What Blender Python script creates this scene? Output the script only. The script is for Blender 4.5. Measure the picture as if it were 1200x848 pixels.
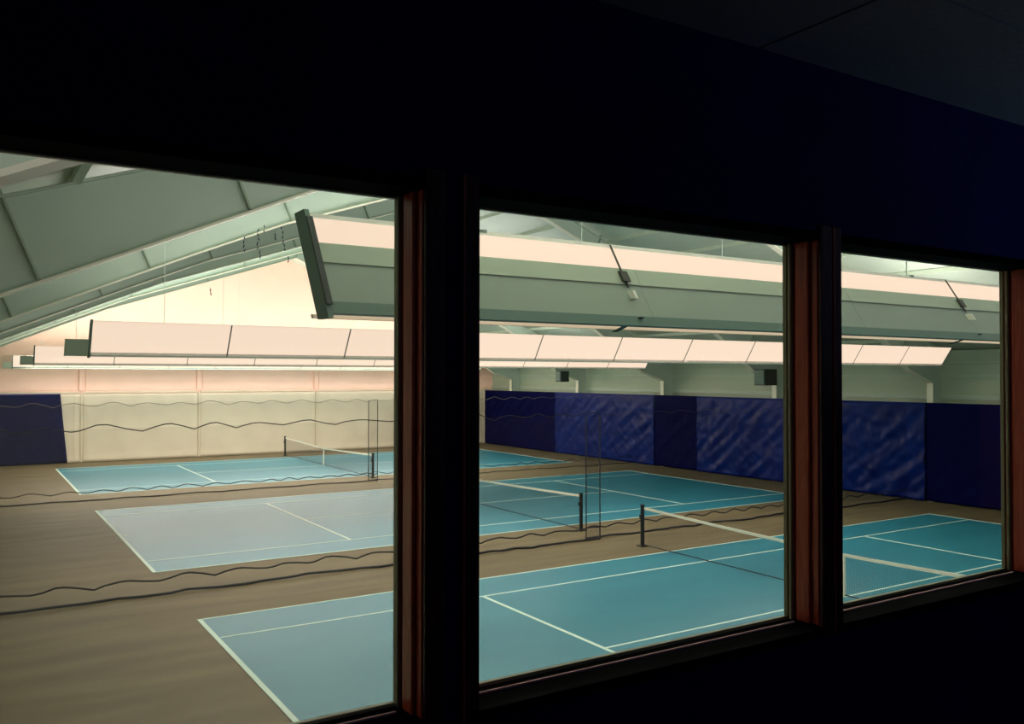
import bpy, bmesh, math, random
from mathutils import Vector, Matrix, noise

for o in list(bpy.data.objects): bpy.data.objects.remove(o)
SC = bpy.context.scene
COL = SC.collection
random.seed(7)

# ------------------------------------------------------------------ camera
CAM = Vector((-3.733, -6.1483, 4.6463))
yaw, pitch, roll, FPX = 0.5638, 0.016, 0.0007, 1009.38
fwd = Vector((math.sin(yaw)*math.cos(pitch), math.cos(yaw)*math.cos(pitch), math.sin(pitch)))
rgt = Vector((math.cos(yaw), -math.sin(yaw), 0)); upv = rgt.cross(fwd)
R2 = rgt*math.cos(roll) + upv*math.sin(roll); U2 = -rgt*math.sin(roll) + upv*math.cos(roll)
cd = bpy.data.cameras.new('camera'); cam = bpy.data.objects.new('camera', cd); COL.objects.link(cam)
cd.sensor_width = 36; cd.lens = 36*FPX/1200; cd.clip_start = 0.05; cd.clip_end = 300
M = Matrix.Identity(4)
for i in range(3):
    M[i][0] = R2[i]; M[i][1] = U2[i]; M[i][2] = -fwd[i]; M[i][3] = CAM[i]
cam.matrix_world = M
SC.camera = cam

# ------------------------------------------------------------------ world, exposure
w = bpy.data.worlds.new('night'); SC.world = w; w.use_nodes = True
w.node_tree.nodes['Background'].inputs[0].default_value = (0.01, 0.012, 0.02, 1)
w.node_tree.nodes['Background'].inputs[1].default_value = 0.3
SC.view_settings.view_transform = 'Standard'; SC.view_settings.look = 'None'
SC.view_settings.exposure = 0.0; SC.view_settings.gamma = 1; SC.view_settings.use_curve_mapping = False

# ------------------------------------------------------------------ the hall's lamps (their light)
EMIT_FACE = 1.0      # luminous diffusers of the luminaires
EMIT_TOP = .95
def area(name, loc, rot, sx, sy, power, col=(1, .9, .8), spread=180):
    l = bpy.data.lights.new(name, 'AREA'); l.shape = 'RECTANGLE'; l.size = sx; l.size_y = sy
    l.energy = power; l.color = col; l.spread = math.radians(spread)
    o = bpy.data.objects.new(name, l); COL.objects.link(o); o.location = loc; o.rotation_euler = rot
    return o
PI = math.pi
WARM = (1, .90, .80); COOL = (.86, 1, .90)
# down-and-across light of each luminaire row (court near side rows tilt to +Y, far side rows to -Y)
for (Y, s, P, nm) in ((-0.80, 1, 350, 'near_row_light'), (10.85, -1, 440, 'middle_row_light'),
                  (14.6, 1, 900, 'second_row_light'), (26.75, -1, 900, 'third_row_light'),
                  (30.2, 1, 1500, 'fourth_row_light'), (42.1, -1, 1200, 'back_row_light')):
    area(nm, (9.2, Y, 5.15), (s*math.radians(35), 0, 0), 21, .3, P, WARM)
# upward light on the roof
for (Y, P) in ((-0.9, 1050), (9.2, 1000), (31.0, 1500), (43.0, 400)):
    area('row_uplight', (10.2, Y, 5.9), (PI, 0, 0), 23, .4, P, (1, .95, .90))
# the row beside the gable washes it
area('gable_wash_light', (11.7, 42.6, 5.3), (math.radians(122), 0, 0), 26, .5, 1250, (1, .91, .86), 160)
# added unseen fill above the windows, brightens near frames and fixture backs
area('above_window_fill_light', (4.5, -3.9, 6.2), (math.radians(100), 0, 0), 20, .3, 90, (1, .95, .88), 170)
# added dim blue fill right of the camera, lifts the lounge ceiling
area('lounge_fill_light', (1.2, -6.9, 3.9), (PI, math.radians(15), 0), .5, .5, 24.0, (.55, .78, 1))
area('lounge_far_fill_light', (-3.5, -9.3, 4.9), (math.radians(90), 0, 0), 4.5, 1.2, 1.6, (.5, .55, 1))  # second added fill, behind the camera, lifts the blue-black window wall

# ------------------------------------------------------------------ helpers
def lin(c):
    return tuple(((v/255)/12.92 if v/255 <= .04045 else (((v/255)+.055)/1.055)**2.4) for v in c)
def mat(name, rgb, rough=.6, metal=0, spec=.5, noise_amt=0, scale=5, stretch=(1, 1, 1), bump=0, emit=None, estr=0, rgb2=None, coat=0):
    m = bpy.data.materials.new(name); m.use_nodes = True
    nt = m.node_tree; b = nt.nodes['Principled BSDF']
    c = lin(rgb)
    b.inputs['Base Color'].default_value = (*c, 1); b.inputs['Roughness'].default_value = rough
    b.inputs['Metallic'].default_value = metal; b.inputs['Specular IOR Level'].default_value = spec
    if coat: b.inputs['Coat Weight'].default_value = coat; b.inputs['Coat Roughness'].default_value = .15
    tc = nt.nodes.new('ShaderNodeTexCoord'); mp = nt.nodes.new('ShaderNodeMapping')
    mp.inputs['Scale'].default_value = stretch; nt.links.new(tc.outputs['Object'], mp.inputs[0])
    n = nt.nodes.new('ShaderNodeTexNoise'); n.inputs['Scale'].default_value = scale; n.inputs['Detail'].default_value = 5
    nt.links.new(mp.outputs[0], n.inputs['Vector'])
    if noise_amt or rgb2:
        rp = nt.nodes.new('ShaderNodeValToRGB')
        c2 = lin(rgb2) if rgb2 else tuple(v*(1-noise_amt) for v in c)
        rp.color_ramp.elements[0].position = .32; rp.color_ramp.elements[1].position = .68
        rp.color_ramp.elements[0].color = (*c2, 1); rp.color_ramp.elements[1].color = (*c, 1)
        nt.links.new(n.outputs['Fac'], rp.inputs[0]); nt.links.new(rp.outputs[0], b.inputs['Base Color'])
    if bump:
        bp = nt.nodes.new('ShaderNodeBump'); bp.inputs['Strength'].default_value = bump; bp.inputs['Distance'].default_value = .02
        nt.links.new(n.outputs['Fac'], bp.inputs['Height']); nt.links.new(bp.outputs[0], b.inputs['Normal'])
    if emit:
        b.inputs['Emission Color'].default_value = (*lin(emit), 1); b.inputs['Emission Strength'].default_value = estr
    return m

MT = dict(
    floor=mat('floor_carpet', (114, 102, 76), .6, spec=.2, noise_amt=.32, scale=.9, stretch=(.35, 2.2, 1), bump=.1),
    court=mat('court_paint_blue', (46, 126, 144), .4, spec=.34, rgb2=(40, 116, 136), scale=.7, stretch=(.5, 1.5, 1)),
    line=mat('court_line_white', (200, 222, 210), .6),
    gable=mat('gable_liner', (250, 210, 190), .7, noise_amt=.05, scale=1.2),
    wallcream=mat('wall_liner_cream', (222, 210, 186), .6, noise_amt=.08, scale=1.5, bump=.3),
    wallsage=mat('wall_panel_sage', (176, 190, 166), .6, noise_amt=.06, scale=2),
    steel=mat('steel_sage', (182, 200, 184), .5, noise_amt=.07, scale=1.1),
    roof=mat('roof_vinyl', (200, 212, 192), .45, noise_amt=.20, scale=.7, stretch=(1, .5, 1), bump=.5),
    purlin=mat('purlin_sage', (192, 204, 182), .5),
    flange=mat('flange_pale', (232, 230, 208), .5),
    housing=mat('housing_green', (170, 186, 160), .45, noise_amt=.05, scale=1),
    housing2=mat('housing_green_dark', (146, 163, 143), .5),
    rail=mat('rail_dark_green', (90, 120, 104), .5),
    pale=mat('lip_pale', (232, 232, 214), .5),
    joint=mat('joint_dark', (70, 72, 62), .6),
    dark=mat('dark_metal', (30, 42, 38), .5),
    black=mat('black_post', (16, 18, 26), .5),
    rope_pale=mat('rope_pale', (128, 120, 100), .8),
    rope=mat('rope_dark', (34, 34, 40), .8),
    vinyl=mat('vinyl_blue', (0, 34, 108), .38, spec=.14, rgb2=(0, 22, 90), scale=1.2, bump=.25),
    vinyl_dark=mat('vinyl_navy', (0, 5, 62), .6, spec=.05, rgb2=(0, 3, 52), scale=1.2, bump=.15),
    net=mat('net_black', (26, 28, 36), .7),
    divider=mat('divider_netting', (196, 190, 160), .8),
    band=mat('net_band', (222, 220, 200), .6),
    wood=mat('jamb_wood', (226, 98, 72), .35, rgb2=(196, 70, 50), scale=14, stretch=(6, 6, .5), bump=.1, coat=.2),
    wooddk=mat('casing_wood', (110, 40, 52), .45, rgb2=(40, 16, 20), scale=14, stretch=(6, 6, .5)),
    navy=mat('lounge_wall_navy', (14, 17, 92), .75, spec=.15, noise_amt=.3, scale=3),
    sill=mat('sill_black', (4, 4, 9), .9, spec=.03),
    strip=mat('sill_strip_grey', (226, 178, 186), .9, spec=.1),
    alu=mat('glazing_frame', (168, 162, 132), .4),
    tile=mat('ceiling_tile', (122, 130, 144), .9, noise_amt=.2, scale=60),
    tilegrid=mat('ceiling_grid', (30, 32, 40), .8),
    carpet=mat('lounge_carpet', (30, 28, 34), .95),
    scuff=mat('scuff_blue', (60, 70, 120), .6),
    lamp=mat('lamp_diffuser', (70, 66, 56), .5, emit=(255, 228, 203), estr=EMIT_FACE),
    lamptop=mat('lamp_strip', (90, 80, 70), .5, emit=(255, 226, 200), estr=EMIT_TOP),
)
def glass_mat(name, haze):
    m = bpy.data.materials.new(name); m.use_nodes = True; nt = m.node_tree; nt.nodes.clear()
    out = nt.nodes.new('ShaderNodeOutputMaterial'); tr = nt.nodes.new('ShaderNodeBsdfTransparent')
    gl = nt.nodes.new('ShaderNodeBsdfGlossy'); gl.inputs['Roughness'].default_value = .02
    fr = nt.nodes.new('ShaderNodeValue'); fr.outputs[0].default_value = .025
    mx = nt.nodes.new('ShaderNodeMixShader'); nt.links.new(fr.outputs[0], mx.inputs[0])
    nt.links.new(tr.outputs[0], mx.inputs[1]); nt.links.new(gl.outputs[0], mx.inputs[2])
    if haze:   # pale translucent haze mixed into the pane material
        df = nt.nodes.new('ShaderNodeBsdfTranslucent'); df.inputs[0].default_value = (.9, .87, .78, 1)
        m2 = nt.nodes.new('ShaderNodeMixShader'); m2.inputs[0].default_value = haze
        nt.links.new(mx.outputs[0], m2.inputs[1]); nt.links.new(df.outputs[0], m2.inputs[2]); mx = m2
    nt.links.new(mx.outputs[0], out.inputs[0]); return m
def veil_mat(name, cover, col):
    m = bpy.data.materials.new(name); m.use_nodes = True; nt = m.node_tree; nt.nodes.clear()
    out = nt.nodes.new('ShaderNodeOutputMaterial'); tr = nt.nodes.new('ShaderNodeBsdfTransparent')
    df = nt.nodes.new('ShaderNodeBsdfDiffuse'); df.inputs[0].default_value = (*lin(col), 1)
    tl = nt.nodes.new('ShaderNodeBsdfTranslucent'); tl.inputs[0].default_value = (*lin(col), 1)
    a = nt.nodes.new('ShaderNodeMixShader'); a.inputs[0].default_value = .4
    nt.links.new(df.outputs[0], a.inputs[1]); nt.links.new(tl.outputs[0], a.inputs[2])
    n = nt.nodes.new('ShaderNodeTexNoise'); n.inputs['Scale'].default_value = .5
    tc = nt.nodes.new('ShaderNodeTexCoord'); nt.links.new(tc.outputs['Object'], n.inputs['Vector'])
    mr = nt.nodes.new('ShaderNodeMapRange'); mr.inputs['To Min'].default_value = cover*.7; mr.inputs['To Max'].default_value = cover*1.3
    nt.links.new(n.outputs['Fac'], mr.inputs[0])
    mx = nt.nodes.new('ShaderNodeMixShader'); nt.links.new(mr.outputs[0], mx.inputs[0])
    nt.links.new(tr.outputs[0], mx.inputs[1]); nt.links.new(a.outputs[0], mx.inputs[2])
    nt.links.new(mx.outputs[0], out.inputs[0]); return m
MT['veil_dense'] = veil_mat('divider_net_dense', .10, (62, 56, 44)); MT['veil_open'] = veil_mat('divider_net_open', .13, (14, 14, 36))
MT['glass'] = glass_mat('pane_glass', 0); MT['glass_hazy'] = glass_mat('pane_glass_hazy', .03)

class MB:
    def __init__(s): s.v = []; s.f = []
    def box(s, a, b):
        (x0, y0, z0), (x1, y1, z1) = a, b
        x0, x1 = min(x0, x1), max(x0, x1); y0, y1 = min(y0, y1), max(y0, y1); z0, z1 = min(z0, z1), max(z0, z1)
        n = len(s.v)
        s.v += [(x0, y0, z0), (x1, y0, z0), (x1, y1, z0), (x0, y1, z0), (x0, y0, z1), (x1, y0, z1), (x1, y1, z1), (x0, y1, z1)]
        s.f += [[n+i for i in q] for q in ((0, 3, 2, 1), (4, 5, 6, 7), (0, 1, 5, 4), (1, 2, 6, 5), (2, 3, 7, 6), (3, 0, 4, 7))]
        return s
    def prism(s, poly, axis, a, b):
        """poly: 2D points in the two remaining axes (in order x,y,z without axis)"""
        n = len(s.v); k = len(poly)
        def P(p, t):
            q = list(p); q.insert(axis, t); return tuple(q)
        s.v += [P(p, a) for p in poly] + [P(p, b) for p in poly]
        s.f += [[n+i for i in range(k)][::-1], [n+k+i for i in range(k)]]
        s.f += [[n+i, n+(i+1) % k, n+k+(i+1) % k, n+k+i] for i in range(k)]
        return s
    def tube(s, pts, r, seg=6):
        pts = [Vector(p) for p in pts]; n0 = len(s.v)
        for i, p in enumerate(pts):
            d = (pts[min(i+1, len(pts)-1)] - pts[max(i-1, 0)]).normalized()
            a = Vector((0, 0, 1)) if abs(d.z) < .9 else Vector((1, 0, 0))
            u = d.cross(a).normalized(); v = d.cross(u)
            for k in range(seg):
                t = 2*PI*k/seg; s.v.append(tuple(p + (u*math.cos(t)+v*math.sin(t))*r))
        for i in range(len(pts)-1):
            for k in range(seg):
                a = n0+i*seg+k; b = n0+i*seg+(k+1) % seg
                s.f.append([a, b, b+seg, a+seg])
        s.f.append([n0+k for k in range(seg)]); s.f.append([n0+(len(pts)-1)*seg+k for k in range(seg)][::-1])
        return s
    def quad(s, a, b, c, d):
        n = len(s.v); s.v += [a, b, c, d]; s.f.append([n, n+1, n+2, n+3]); return s
    def build(s, name, m, parent=None, bevel=0, smooth=False, fix=True):
        me = bpy.data.meshes.new(name); me.from_pydata(s.v, [], s.f)
        if fix:
            bm = bmesh.new(); bm.from_mesh(me); bmesh.ops.recalc_face_normals(bm, faces=bm.faces); bm.to_mesh(me); bm.free()
        me.materials.append(m); o = bpy.data.objects.new(name, me); COL.objects.link(o)
        if smooth:
            for p in me.polygons: p.use_smooth = True
        if parent: o.parent = parent; o.matrix_parent_inverse = Matrix.Translation(parent.location).inverted()
        if bevel:
            md = o.modifiers.new('bevel', 'BEVEL'); md.width = bevel; md.segments = 2; md.limit_method = 'ANGLE'
        return o
def tag(o, label, cat, group=None, kind=None):
    o['label'] = label
    if cat: o['category'] = cat
    if group: o['group'] = group
    if kind: o['kind'] = kind
    return o
def thing(name, label, cat, loc=(0, 0, 0), group=None):
    o = bpy.data.objects.new(name, None); COL.objects.link(o); o.location = loc; o.empty_display_size = .2
    return tag(o, label, cat, group)
def struct(o, label=None):
    o['kind'] = 'structure'
    if label: o['label'] = label
    return o

# ------------------------------------------------------------------ hall dimensions
XL, XR = -6.5, 27.2          # side walls
YN, YB = -4.10, 45.3         # hall-side face of the window wall, back (gable) wall
RX, RZ = 12.0, 12.0          # ridge
ZL, ZR = 5.71, 5.60          # eaves
def roof_z(x): return ZL+(RZ-ZL)*(x-XL)/(RX-XL) if x < RX else RZ-(RZ-ZR)*(x-RX)/(XR-RX)

# ------------------------------------------------------------------ structure
struct(MB().box((XL-.2, YN-.148, -.3), (XR+.2, YB+.2, 0)).build('floor', MT['floor']), 'brown hall floor around the courts')
gable = [(XL, 0), (XR, 0), (XR, ZR), (RX, RZ), (XL, ZL)]
wb = struct(MB().prism(gable, 1, YB, YB+.2).build('wall_back', MT['gable']), 'pale end wall with sloping top')
wr = struct(MB().box((XR, YN, 0), (XR+.2, YB, ZR)).build('wall_right', MT['wallsage']), 'sage green side wall above the blue curtains')
struct(MB().box((XL-.2, YN, 0), (XL, YB, ZL)).build('wall_left', MT['wallsage']))
# girts of the right wall and back wall
for z, h in ((3.78, .16), (4.62, .07), (5.12, .05)):
    MB().box((XR-.09, YN, z), (XR, YB, z+h)).build('girt', MT['steel'], wr)
BPOST = (1.45, 7.5, 14.45, 20.8)
for x in BPOST:
    MB().box((x-.12, YB-.14, 3.85), (x+.12, YB, 5.15)).build('wall_post', MT['gable'], wb)
edges = [XL] + list(BPOST) + [XR]
for a, b in zip(edges[:-1], edges[1:]):      # panels between the posts, above the liner
    o = MB().box((a+.2, YB-.05, 3.84), (b-.2, YB, 5.05)).build('wall_panel', MT['gable'], wb, bevel=.012)
    MB().box((a+.12, YB-.10, 3.70), (b-.12, YB, 3.79)).build('girt', MT['wallcream'], wb)

# lower liner of the back wall: creased vinyl sheets between the posts
def sheet(name, fx, nu, nv, m, parent, thick=.0):
    """fx(u,v) -> point; grid mesh"""
    mb = MB()
    for j in range(nv+1):
        for i in range(nu+1): mb.v.append(tuple(fx(i/nu, j/nv)))
    for j in range(nv):
        for i in range(nu):
            a = j*(nu+1)+i; mb.f.append([a, a+1, a+nu+2, a+nu+1])
    o = mb.build(name, m, parent, smooth=True, fix=False)
    md = o.modifiers.new('solid', 'SOLIDIFY'); md.thickness = .02; md.offset = 0
    return o
def liner_fn(a, b):
    def f(u, v):
        x = a+(b-a)*u; z = .02+3.64*v
        e = min(u, 1-u)*(b-a)
        bulge = .05*math.sin(PI*u)+.03*noise.noise(Vector((x*1.3, z*.9, 3)))+.03*math.exp(-((e-.25)/.12)**2)
        return (x, YB-.16-bulge-.05*math.exp(-((v-.02)/.05)**2), z)
    return f
le = [0.2, 1.45, 7.5, 14.45, 20.8, 26.4]
for a, b in zip(le[:-1], le[1:]):
    sheet('wall_liner', liner_fn(a+.04, b-.04), 60, 24, MT['wallcream'], wb)
    MB().box((b-.05, YB-.24, .02), (b+.05, YB-.13, 3.7)).build('liner_batten', MT['wallcream'], wb, bevel=.01)

# roof
TH = .18
cl = struct(MB().prism([(XL-.2, roof_z(XL)), (RX, RZ), (RX, RZ+TH), (XL-.2, roof_z(XL)+TH)], 1, YN, YB+.2)
            .build('ceiling', MT['roof']), 'pale green vinyl faced roof lining')
MB().prism([(RX, RZ), (XR+.2, ZR), (XR+.2, ZR+TH), (RX, RZ+TH)], 1, YN, YB+.2).build('roof_slope', MT['roof'], cl)
x = XL+.8
while x < XR-.4:
    if abs(x-RX) > .4:
        z = roof_z(x)
        MB().box((x-.05, YN, z-.09), (x+.05, YB, z+.05)).build('purlin', MT['purlin'], cl)
    x += 1.52
# strips of blanket sagging between the purlins are the roof lining's own relief (bump)

# ------------------------------------------------------------------ steel frames
def rafter_poly():
    # inner (lower) edge, from left column foot round to right column foot, then outer edge back
    inner = [(-5.8, 0), (-5.8, 4.3), (-4.6, 5.03), (-3.43, 5.57), (.18, 7.16), (2.2, 8.02), (RX, 11.35),
             (21.6, 7.25), (23.6, 5.95), (25.1, 4.86), (26.5, 4.40), (26.5, 0)]
    outer = [(XR-.02, 0), (XR-.02, ZR-.02), (RX, RZ-.1), (XL+.02, ZL-.02), (XL+.02, 0)]
    return inner, outer
inner, outer = rafter_poly()
FY = (-2.0, 5.3, 12.6, 19.9, 27.2, 34.5, 41.8)
FLAB = ('tapered sage steel roof frame nearest the windows', 'tapered steel roof frame with the broad web at upper left',
        'steel roof frame just beyond the broad-webbed one', 'steel roof frame over the middle court, with dark heater box at its column',
        'steel roof frame at the divider net beyond the middle court', 'steel roof frame over the farthest court', 'steel roof frame next to the pale end wall')
def strip_along(mb, pts, w, t, y0):
    """flange following inner edge; plate of thickness t below web, width w along Y"""
    for (p, q) in zip(pts[:-1], pts[1:]):
        P = Vector((p[0], p[1])); Q = Vector((q[0], q[1])); d = (Q-P).normalized(); n = Vector((-d.y, d.x))
        # polygon in XZ
        poly = [tuple(P), tuple(Q), tuple(Q - n*t), tuple(P - n*t)]
        mb.prism(poly, 1, y0-w/2, y0+w/2)
    return mb
web_data = None
frame_proto = None
for i, y in enumerate(FY):
    if frame_proto is None:
        fr = thing('steel_frame', FLAB[i], 'steel frame', (0, y, 0))
        # web as quads between inner and top edge
        mb = MB()
        poly = inner + outer
        mb.prism(poly, 1, y-.006, y+.006); web = mb.build('web', MT['steel'], fr)
        fl = strip_along(MB(), inner, .24, .03, y).build('bottom_flange', MT['flange'], fr)
        tp = strip_along(MB(), [(XL+.05, ZL-.04), (RX, RZ-.12), (XR-.05, ZR-.04)], .22, .02, y).build('top_flange', MT['steel'], fr)
        st = []
        def zin(x):
            for (p, q) in zip(inner[:-1], inner[1:]):
                if p[0] < q[0] and p[0] <= x <= q[0]: return p[1]+(q[1]-p[1])*(x-p[0])/(q[0]-p[0])
        for xs in (-3.05, -.62, 2.3, 7.2, 12, 16.5, 21, 24.6):
            zi = zin(xs); s = -.40 if xs < RX else .42
            dz = (roof_z(xs)-zi)*.9
            for sgn in (-1, 1):
                pl = [(xs, zi+.02), (xs+.03, zi+.02), (xs+.03+s*dz, zi+dz), (xs+s*dz, zi+dz)]
                st.append(MB().prism(pl, 1, y+sgn*.006, y+sgn*.09).build('stiffener', MT['housing2'], fr))
        frame_proto = (fr, [web, fl, tp]+st)
    else:
        fr0, parts = frame_proto
        fr = fr0.copy(); COL.objects.link(fr); fr.location = (0, y, 0); fr['label'] = FLAB[i]
        for p in parts:
            c = p.copy(); COL.objects.link(c); c.parent = fr; c.matrix_parent_inverse = p.matrix_parent_inverse.copy()
    fr['group'] = 'steel roof frames across the hall'
# flange braces of the second frame (little struts up to the purlins)
# ------------------------------------------------------------------ courts
LN = .055
def court(Y0, label):
    t = thing('tennis_court', label, 'tennis court', (0, Y0, 0), 'painted tennis courts')
    MB().box((0, Y0, 0), (23.77, Y0+10.97, .004)).build('court_surface', MT['court'], t)
    def L(name, x0, x1, y0, y1): MB().box((x0, Y0+y0, .003), (x1, Y0+y1, .009)).build(name, MT['line'], t)
    L('baseline', 0, .085, 0, 10.97); L('baseline', 23.67, 23.77, 0, 10.97)
    L('doubles_sideline', .10, 23.67, 0, LN); L('doubles_sideline', .10, 23.67, 10.97-LN, 10.97)
    L('singles_sideline', .10, 23.67, 1.37, 1.37+LN); L('singles_sideline', .10, 23.67, 9.60-LN, 9.60)
    L('service_line', 5.485-.04, 5.485+.04, 1.37+LN, 9.60-LN); L('service_line', 18.285-.04, 18.285+.04, 1.37+LN, 9.60-LN)
    L('centre_line', 5.525, 18.245, 5.46, 5.51)
    if Y0: L('centre_mark', .10, .25, 5.46, 5.51)
    L('centre_mark', 23.52, 23.67, 5.46, 5.51)
    return t
CY = (0, 15.58, 31.29)
court(CY[0], 'blue painted tennis court nearest the windows')
court(CY[1], 'blue painted tennis court, the middle of three')
court(CY[2], 'blue painted tennis court farthest away, by the end wall')

def tennis_net(Y0, label, w=.0013):
    X = 11.885; ya, yb = Y0-.914, Y0+11.884; yc = Y0+5.485
    t = thing('tennis_net', label, 'tennis net', (X, yc, 0), 'tennis nets')
    def top(y):
        s = abs(y-yc)/(yb-yc); return .914+(1.07-.914)*s**1.15
    for y in (ya, yb):
        mb = MB().tube([(X, y, 0), (X, y, 1.10)], .055, 12); mb.box((X-.11, y-.11, 0), (X+.11, y+.11, .03))
        mb.tube([(X, y, 1.10), (X, y, 1.13)], .065, 12)
        p = mb.build('post', MT['black'], t)
        MB().box((X-.09, y-.03, .75), (X-.05, y+.03, .87)).build('winder', MT['dark'], p)
    N = 40
    ys = [ya+.09+(yb-ya-.18)*i/N for i in range(N+1)]
    mb = MB()
    for a, b in zip(ys[:-1], ys[1:]):
        n = len(mb.v)
        for y in (a, b):
            z = top(y)
            mb.v += [(X-.012, y, z-.065), (X+.012, y, z-.065), (X+.012, y, z), (X-.012, y, z)]
        mb.f += [[n+i, n+(i+1) % 4, n+4+(i+1) % 4, n+4+i] for i in range(4)]
    mb.build('top_band', MT['band'], t)
    MB().box((X-.02, yc-.03, .02), (X+.02, yc+.03, .915)).build('centre_strap', MT['band'], t)
    MB().tube([(X, y, .05) for y in (ya+.07, yc, yb-.07)], .013).build('bottom_cord', MT['net'], t)
    mb = MB(); y = ya+.1
    while y < yb-.09:
        mb.quad((X, y-w, .03), (X, y+w, .03), (X, y+w, top(y)-.06), (X, y-w, top(y)-.06)); y += .042
    for k in range(22):
        z0 = .045+k*.042
        for a, b in zip(ys[:-1], ys[1:]):
            mb.quad((X, a, z0-w), (X, b, z0-w), (X, b, z0+w), (X, a, z0+w))
    o = mb.build('net_mesh', MT['net'], t, fix=False); o['kind'] = 'stuff'
tennis_net(CY[0], 'black tennis net with white band on the nearest court')
tennis_net(CY[1], 'black tennis net on the middle court', .0022)
tennis_net(CY[2], 'black tennis net on the farthest court, before the pale wall', .0032)

# ------------------------------------------------------------------ divider nets
def wavy(x0, x1, y, z, amp, per, seed, yamp=.0):
    """sagging scallops with kinks, as slack netting rope hangs"""
    rnd = random.Random(seed); pts = []; x = x0
    while x < x1:
        L = per*rnd.uniform(.7, 1.3); a = amp*rnd.uniform(.5, 1.3)
        for (q, h) in ((0, rnd.uniform(.3, .6)), (.22, .95), (.36, 1.0), (.62, rnd.uniform(.35, .6)), (.84, rnd.uniform(0, .15))):
            if x+q*L < x1: pts.append((x+q*L, y+yamp*rnd.uniform(-1, 1), max(z+a*(h-.5), .012)))
        x += L
    pts.append((x1, y, z)); return pts
def divider(Y, x0, x1, seed, label, rt=.018, rb=.03, zt=3.55, vm='veil_dense'):
    t = thing('divider_net', label, 'divider net', ((x0+x1)/2, Y, 0), 'netting dividers between the courts')
    def nf(u, v):
        x = x0+(x1-x0)*u
        return (x, Y+.02*math.sin(x*4.3+seed), .02+(zt-.02)*v)
    mb = MB(); n = int((x1-x0)/.2)
    for j in (0, 1):
        for i in range(n+1): mb.v.append(nf(i/n, j))
    for i in range(n): mb.f.append([i, i+1, i+n+2, i+n+1])
    o = mb.build('netting', MT[vm], t, fix=False, smooth=True)
    MB().tube(wavy(x0, x1, Y, zt, .15, 1.1, seed), rt, 5).build('top_rope', MT['rope' if Y < 20 else 'rope_pale'], t)
    MB().tube(wavy(x0, x1, Y, .34, .11, 1.0, seed+2, .03), rb*.7, 5).build('hem_rope', MT['rope'], t, smooth=True)
    MB().tube(wavy(x0, x1, Y, .035, .03, 2.2, seed+4, .09), rb, 6).build('bottom_rope', MT['rope'], t, smooth=True)
    for xe in ((x1,) if x0 < 0 else (x0,)):
        MB().tube([(xe, Y, 0.0), (xe, Y, zt)], .017, 6).build('edge_rope', MT['rope'], t)
    return t
divider(13.3, -5.7, 11.53, 1.0, 'pale netting divider beyond the nearest court, left half', .012)
divider(13.42, 11.13, 26.3, 2.0, 'pale netting divider beyond the nearest court, right half', .006, vm='veil_open')
divider(29.2, -5.7, 11.60, 3.0, 'pale netting divider beyond the middle court, left half', .012, .026)
divider(29.32, 11.22, 26.3, 4.0, 'pale netting divider beyond the middle court, right half', .006, .02, vm='veil_open')

# ------------------------------------------------------------------ wall curtains
def curtain_fn(y0, y1, X, seed, amp, h=3.63, lean=0):
    L = y1-y0
    def f(u, v):
        y = y0+L*u; z = .03+(h-.03)*v
        # diagonal drag wrinkles fanning from the upper corners plus small crumple
        dv = 1-v
        d1 = noise.noise(Vector(((y*1.5+z*1.9)*1.2+seed, (y-z)*.4, seed)))
        d2 = noise.noise(Vector(((y*3.1-z*2.6), (y+z)*.9, seed+7)))
        d3 = 1-abs(noise.noise(Vector((y*2.2, z*2.4, seed+3))))*2
        k = min(1, dv*4)*.8+.2
        off = amp*k*(.9*d1+.45*d2+.35*d3)
        return (X-off-.03-lean*v, y, z)
    return f
def curtain(y0, y1, X, seed, amp, m, label, name='wall_curtain'):
    t = thing(name, label, 'wall curtain', (X, (y0+y1)/2, 0), 'blue vinyl curtains along the right wall')
    sheet('vinyl_sheet', curtain_fn(y0, y1, X, seed, amp), int((y1-y0)*11), 40, m, t)
    MB().box((X-.05, y0, 3.60), (X, y1, 3.66)).build('top_hem', MT['vinyl'] if m is MT['vinyl'] else m, t, bevel=.01)
    return t
curtain(12.75, 19.2, 26.42, 11, .095, MT['vinyl'], 'blue vinyl curtain with long diagonal wrinkles, right of the brown pillar')
curtain(19.2, 24.6, 26.42, 23, .07, MT['vinyl'], 'crumpled blue vinyl curtain under the larger dark heater box')
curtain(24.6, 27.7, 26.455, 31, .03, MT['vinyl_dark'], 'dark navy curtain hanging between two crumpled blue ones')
curtain(27.7, 36.6, 26.42, 43, .06, MT['vinyl'], 'crumpled blue vinyl curtain under the smaller dark heater box')
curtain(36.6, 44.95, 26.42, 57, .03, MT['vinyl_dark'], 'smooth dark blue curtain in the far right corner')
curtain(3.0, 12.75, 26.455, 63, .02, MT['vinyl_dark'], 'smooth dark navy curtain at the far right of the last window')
# blue curtain on the back wall at the left
t = thing('wall_curtain', 'dark blue vinyl curtain with slanted edge on the pale end wall', 'wall curtain', (-3, YB-.3, 0))
def bc(u, v):
    xe = .78-.36*v; x = -6.3+(xe+6.3)*u
    return (x, YB-.34-.04*noise.noise(Vector((x*1.5, v*3, 2))), .03+3.62*v)
sheet('vinyl_sheet', bc, 60, 20, MT['vinyl_dark'], t)
MB().box((-6.3, YB-.38, 3.60), (.42, YB-.30, 3.67)).build('top_hem', MT['vinyl'], t, bevel=.01)

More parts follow.
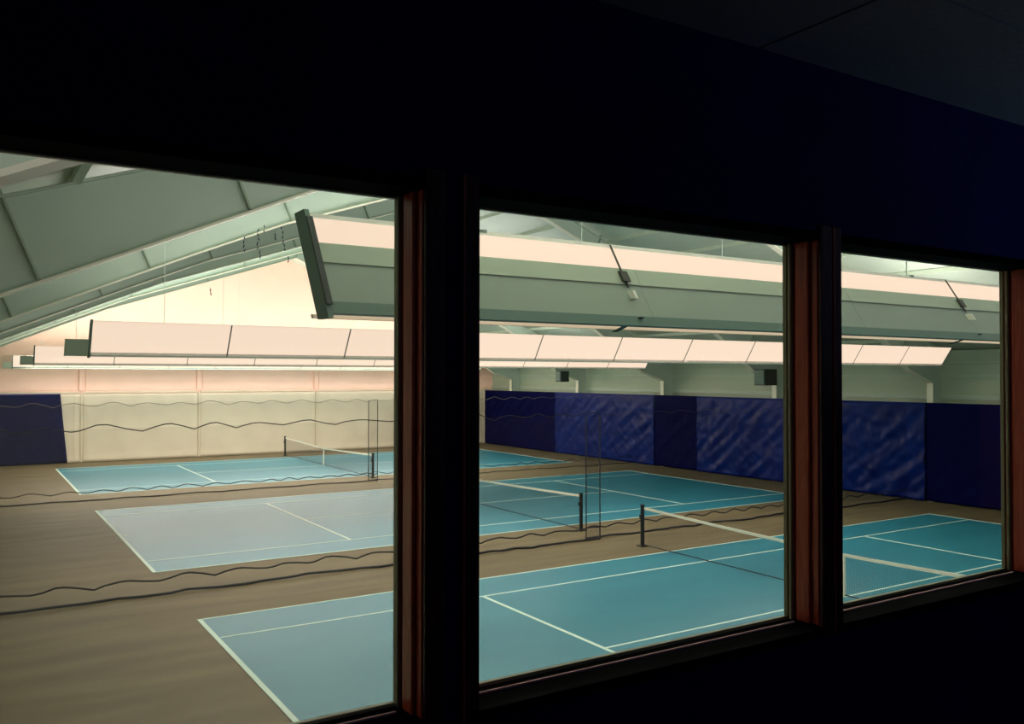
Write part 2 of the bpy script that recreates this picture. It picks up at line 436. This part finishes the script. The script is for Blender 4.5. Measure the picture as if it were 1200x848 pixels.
# ------------------------------------------------------------------ luminaires
XA, XE, PITCH = -1.84, 25.0, 2.44
def luminaire(Yb, s, label, straps=(), XA=XA):
    """Yb bottom outer edge Y, s=+1 shines to +Y, -1 to -Y. slab leaning towards the court it lights"""
    z0, z1 = 5.0, 5.60
    t = thing('luminaire', label, 'light fixture', (11.6, Yb, 5.0), 'long suspended light fixtures')
    def Y(a): return Yb+s*a
    def lean(z): return .38*(z-z0)/(z1-z0)
    def slab(name, za, zb, d0, d1, m, x0, x1, bev=0):
        poly = [(Y(lean(za)+d0), za), (Y(lean(zb)+d0), zb), (Y(lean(zb)+d1), zb), (Y(lean(za)+d1), za)]
        return MB().prism(poly, 0, x0, x1).build(name, m, t, bevel=bev)
    # bottom tray with pale lip, lower side panel, upper side panel
    slab('bottom_rail', z0, z0+.07, -.005, .15, MT['rail'], XA, XE)
    slab('bottom_lip', z0-.012, z0+.012, .30, .34, MT['pale'], XA, XE)
    x = XA; k = 0
    while x < XE-.1:
        xe = min(x+PITCH, XE)
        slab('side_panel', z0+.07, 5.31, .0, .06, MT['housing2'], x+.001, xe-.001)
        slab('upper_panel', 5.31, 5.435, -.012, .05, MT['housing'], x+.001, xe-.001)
        slab('lamp_strip', 5.435, z1, .0, .10, MT['lamptop'], x+.006, xe-.006)
        slab('diffuser', z0+.02, z1+.02, .11, .15, MT['lamp'], x+.008, xe-.008)
        if k: slab('joint_bar', z0+.02, z1+.02, .10, .156, MT['joint'], x-.012, x+.012)
        x += PITCH; k += 1
    slab('top_rail', z1, z1+.03, .0, .14, MT['pale'], XA, XE)
    for xp in (XA-.03, XE):
        slab('end_plate', z0-.03, z1+.05, -.02, .16, MT['rail'], xp, xp+.03)
        slab('end_trim', z0+.05, z1, -.045, -.02, MT['dark'], xp, xp+.035) if xp < 0 else None
    bx = slab('ballast_box', z0, z0+.30, .03, .14, MT['housing'], XA-.42, XA-.04) if s < 0 else None
    for xs in straps:
        h = slab('hanger_strap', 5.28, z1+.02, -.03, -.018, MT['joint'], xs-.005, xs+.006)
        slab('strap_bolt', 5.20, 5.26, -.06, -.0, MT['pale'], xs-.004, xs+.018)
        slab('strap_clamp', 5.33, 5.41, -.045, -.012, MT['joint'], xs-.03, xs+.035)
        MB().prism([(Y(.0), z0+.06), (Y(.02), z0+.06), (Y(.33), z0-.03), (Y(.30), z0-.03)], 0, xs-.02, xs+.02).build('strap_clip', MT['dark'], t)
    # suspension rods up to the roof frames, one pair every second panel
    x = XA+PITCH*.5
    n = 0
    while x < XE:
        zt = roof_z(x)-.02
        MB().tube([(x, Y(.45), z1+.03), (x, Y(.45), zt)], .006, 5).build('suspension_rod', MT['steel'], t)
        MB().box((x-.03, Y(.39), z1+.01), (x+.03, Y(.47), z1+.04)).build('hanger_bracket', MT['housing2'], t)
        x += PITCH*2
    return t
luminaire(-1.5, 1, 'long light fixture nearest the windows, green side with bright top strip', (.30, 4.63, 9.0, 13.4), -2.0)
luminaire(11.42, -1, 'long bright light fixture hanging over the far edge of the nearest court')
luminaire(26.95, -1, 'long bright light fixture hanging over the far edge of the middle court')
luminaire(43.4, -1, 'long light fixture hanging nearest the pale end wall')
# thin white conduit running below the nearest fixture
# ------------------------------------------------------------------ heater boxes on the right wall
def heater(x0, x1, y0, y1, z0, z1, label):
    t = thing('heater_box', label, 'heater', ((x0+x1)/2, (y0+y1)/2, z0), 'dark heater boxes hung at the column heads')
    MB().box((x0+.04, y0, z0), (x1, y1, z1)).build('cabinet', MT['dark'], t, bevel=.02)
    g = MB().box((x0, y0+.05, z0+.05), (x0+.04, y1-.05, z1-.05)).build('grille', MT['rail'], t)
    for k in range(6):
        z = z0+.1+(z1-z0-.2)*k/5
        MB().box((x0-.02, y0+.08, z-.012), (x0, y1-.08, z+.012)).build('louvre', MT['dark'], g)
    MB().box((x0+.3, y1, z0+.45), (x0+.36, y1+.015, z0+.5)).build('bracket', MT['dark'], t)
heater(25.0, 25.8, 19.15, 19.76, 4.24, 4.94, 'dark louvred heater box, the larger one near the brown pillar')
heater(24.8, 25.4, 33.8, 34.36, 4.30, 4.92, 'dark louvred heater box, the smaller one farther along the wall')

# ------------------------------------------------------------------ window wall (seen from the dark lounge)
YF, D = -4.248, .148          # lounge face, thickness
ZF = 3.1                      # lounge floor
SZ, HZ = 3.81, 5.105
def at(u, dy):                # X at image column u on the plane dy in front of the camera (used once to set the real widths)
    t = math.tan(yaw+math.atan((u-600)/FPX)); return CAM.x+t*dy
W = [(-4.10, CAM.x+.940), (CAM.x+1.104, CAM.x+2.419), (CAM.x+2.542, CAM.x+3.815)]
wf = MB()
XA2, XB2 = -6.5, 4.2
wf.box((XL, YF, -.3), (XR, YN, SZ-.03)); wf.box((XL, YF, HZ+.03), (XR, YN, 6.4))
wf.box((XL, YF, SZ-.03), (W[0][0]-.03, YN, HZ+.03))
for a, b in ((W[0][1], W[1][0]), (W[1][1], W[2][0])): wf.box((a+.02, YF, SZ-.03), (b-.02, YN, HZ+.03))
wf.box((W[2][1]+.02, YF, SZ-.03), (XR, YN, HZ+.03))
wf.prism([(XL, 6.4), (XR, 6.4), (XR, 6.41), (RX, RZ+.1), (XL, 6.41)], 1, YN-.1, YN)
wfo = struct(wf.build('wall_front', MT['navy']), 'near-black wall around the three windows')
for i, (a, b) in enumerate(W):
    wn = bpy.data.objects.new('window_%d' % (i+1), None); COL.objects.link(wn); wn.location = ((a+b)/2, YF, SZ)
    struct(wn, ('left window, mostly cut by the photo edge', 'middle window between the two dark pillars', 'right window, the narrowest in view')[i])
    y0, y1 = YF, YN
    # jambs: right jamb stepped (board, stop, bead); left jamb plain
    MB().box((b, y0, SZ), (b+.03, y0+.136, HZ)).build('jamb', MT['wood'], wn, bevel=.003)
    MB().box((a-.03, y0, SZ), (a, y0+.136, HZ)).build('jamb', MT['wood'], wn, bevel=.003)
    MB().box((b-.012, y0+.028, SZ), (b, y0+.085, HZ)).build('stop_moulding', MT['wood'], wn, bevel=.005)
    MB().box((b-.018, y0+.098, SZ), (b, y0+.110, HZ)).build('glazing_bead', MT['alu'], wn, bevel=.003)
    # metal glazing frame on the hall side
    f = .012
    fr = MB()
    fr.box((a, y0+.122, SZ), (a+f, y0+.136, HZ)).box((b-.012, y0+.122, SZ), (b, y0+.136, HZ))
    fr.box((a, y0+.122, SZ-.03), (b, y0+.136, SZ+f*.5)).box((a, y0+.122, HZ-f*.4), (b, y0+.136, HZ))
    fr.build('metal_frame', MT['alu'], wn)
    MB().box((a+.002, y0+.113, SZ+.002), (b-.002, y0+.118, HZ-.002)).build('pane', MT['glass_hazy'] if i == 0 else MT['glass'], wn)
    MB().box((a-.03, y0, HZ), (b+.03, y1, HZ+.03)).build('head_board', MT['sill'], wn)
    MB().box((a-.03, y0-.02, SZ-.03), (b+.03, y0+.125, SZ-.004)).build('sill_board', MT['sill'], wn, bevel=.003)
    MB().box((a+.012, y0+.075, SZ-.004), (b-.03, y0+.083, SZ+.001)).build('sill_strip', MT['strip'], wn)
    # casings on the lounge face
    MB().box((b+.004, y0-.014, SZ-.03), (b+.06, y0, HZ+.05)).build('casing', MT['wooddk'], wn, bevel=.003)
    MB().box((a-.055, y0-.014, SZ-.03), (a-.05+.002, y0, HZ+.05)).build('casing_edge', MT['wood'], wn, bevel=.002)  # side-lit edge: its brightness is put into the colour with paler wood
    MB().box((a-.048, y0-.006, SZ-.03), (a-.004, y0, HZ+.05)).build('casing', MT['wooddk'], wn)
# scuff marks on the panes: small scratches where the photo shows them
def scuffs(win, pts):
    yg = YF+.112
    for (u, v, L, ang, wd) in pts:
        dy = yg-CAM.y
        d = fwd + R2*(u-600)/FPX - U2*(v-424)/FPX; p = CAM+d*(dy/d.y)
        dx, dz = math.cos(ang)*L/2, math.sin(ang)*L/2; nx, nz = -math.sin(ang)*wd/2, math.cos(ang)*wd/2
        poly = [(p.x-dx-nx, p.z-dz-nz), (p.x+dx-nx, p.z+dz-nz), (p.x+dx*.6+nx, p.z+dz*.6+nz), (p.x-dx*.7+nx, p.z-dz*.7+nz)]
        MB().prism(poly, 1, yg, yg+.0012).build('scuff_mark', MT['scuff'], win)
w1 = bpy.data.objects['window_1']
S = []
for (u, v, h) in ((287, 286, 20), (303, 280, 26), (309, 268, 12), (331, 275, 22), (333, 290, 10), (339, 304, 8), (246, 342, 9), (304, 298, 10), (322, 277, 8)):
    n = max(2, int(h/5))
    for k in range(n):
        S.append((u+random.uniform(-1.5, 1.5), v-h/2+h*(k+.5)/n, .0085+random.uniform(-.002, .002), PI/2+random.uniform(-.5, .5), .0022))
scuffs(w1, S)

# ------------------------------------------------------------------ lounge
struct(MB().box((XL, -9.5, ZF-.1), (6, YF, ZF)).build('floor', MT['carpet']))
struct(MB().box((XL-.1, -9.5, ZF), (XL, YF, 5.8)).build('wall_lounge_left', MT['navy']))
struct(MB().box((6, -9.5, ZF), (6.1, YF, 5.8)).build('wall_lounge_right', MT['navy']))
struct(MB().box((XL, -9.6, ZF), (6, -9.5, 5.8)).build('wall_lounge_back', MT['navy']))
cg = struct(MB().box((XL, -9.5, 5.71), (6, YF, 5.8)).build('ceiling', MT['tilegrid']), 'dark lounge ceiling of square-edged tiles')
proto = None
xs = [-1.6+2.44*k for k in range(-3, 4)]; ys = [-4.78-.61*k for k in range(-1, 8)]
for xx in xs:
    for yy in ys:
        xa, xb = max(xx, XL)+.006, min(xx+2.44, 6)-.006; ya, yb = max(yy-.61, -9.5)+.006, min(yy, YF)-.006
        if xb-xa < .05 or yb-ya < .05: continue
        MB().box((xa, ya, 5.695), (xb, yb, 5.712)).build('ceiling_tile', MT['tile'], cg)
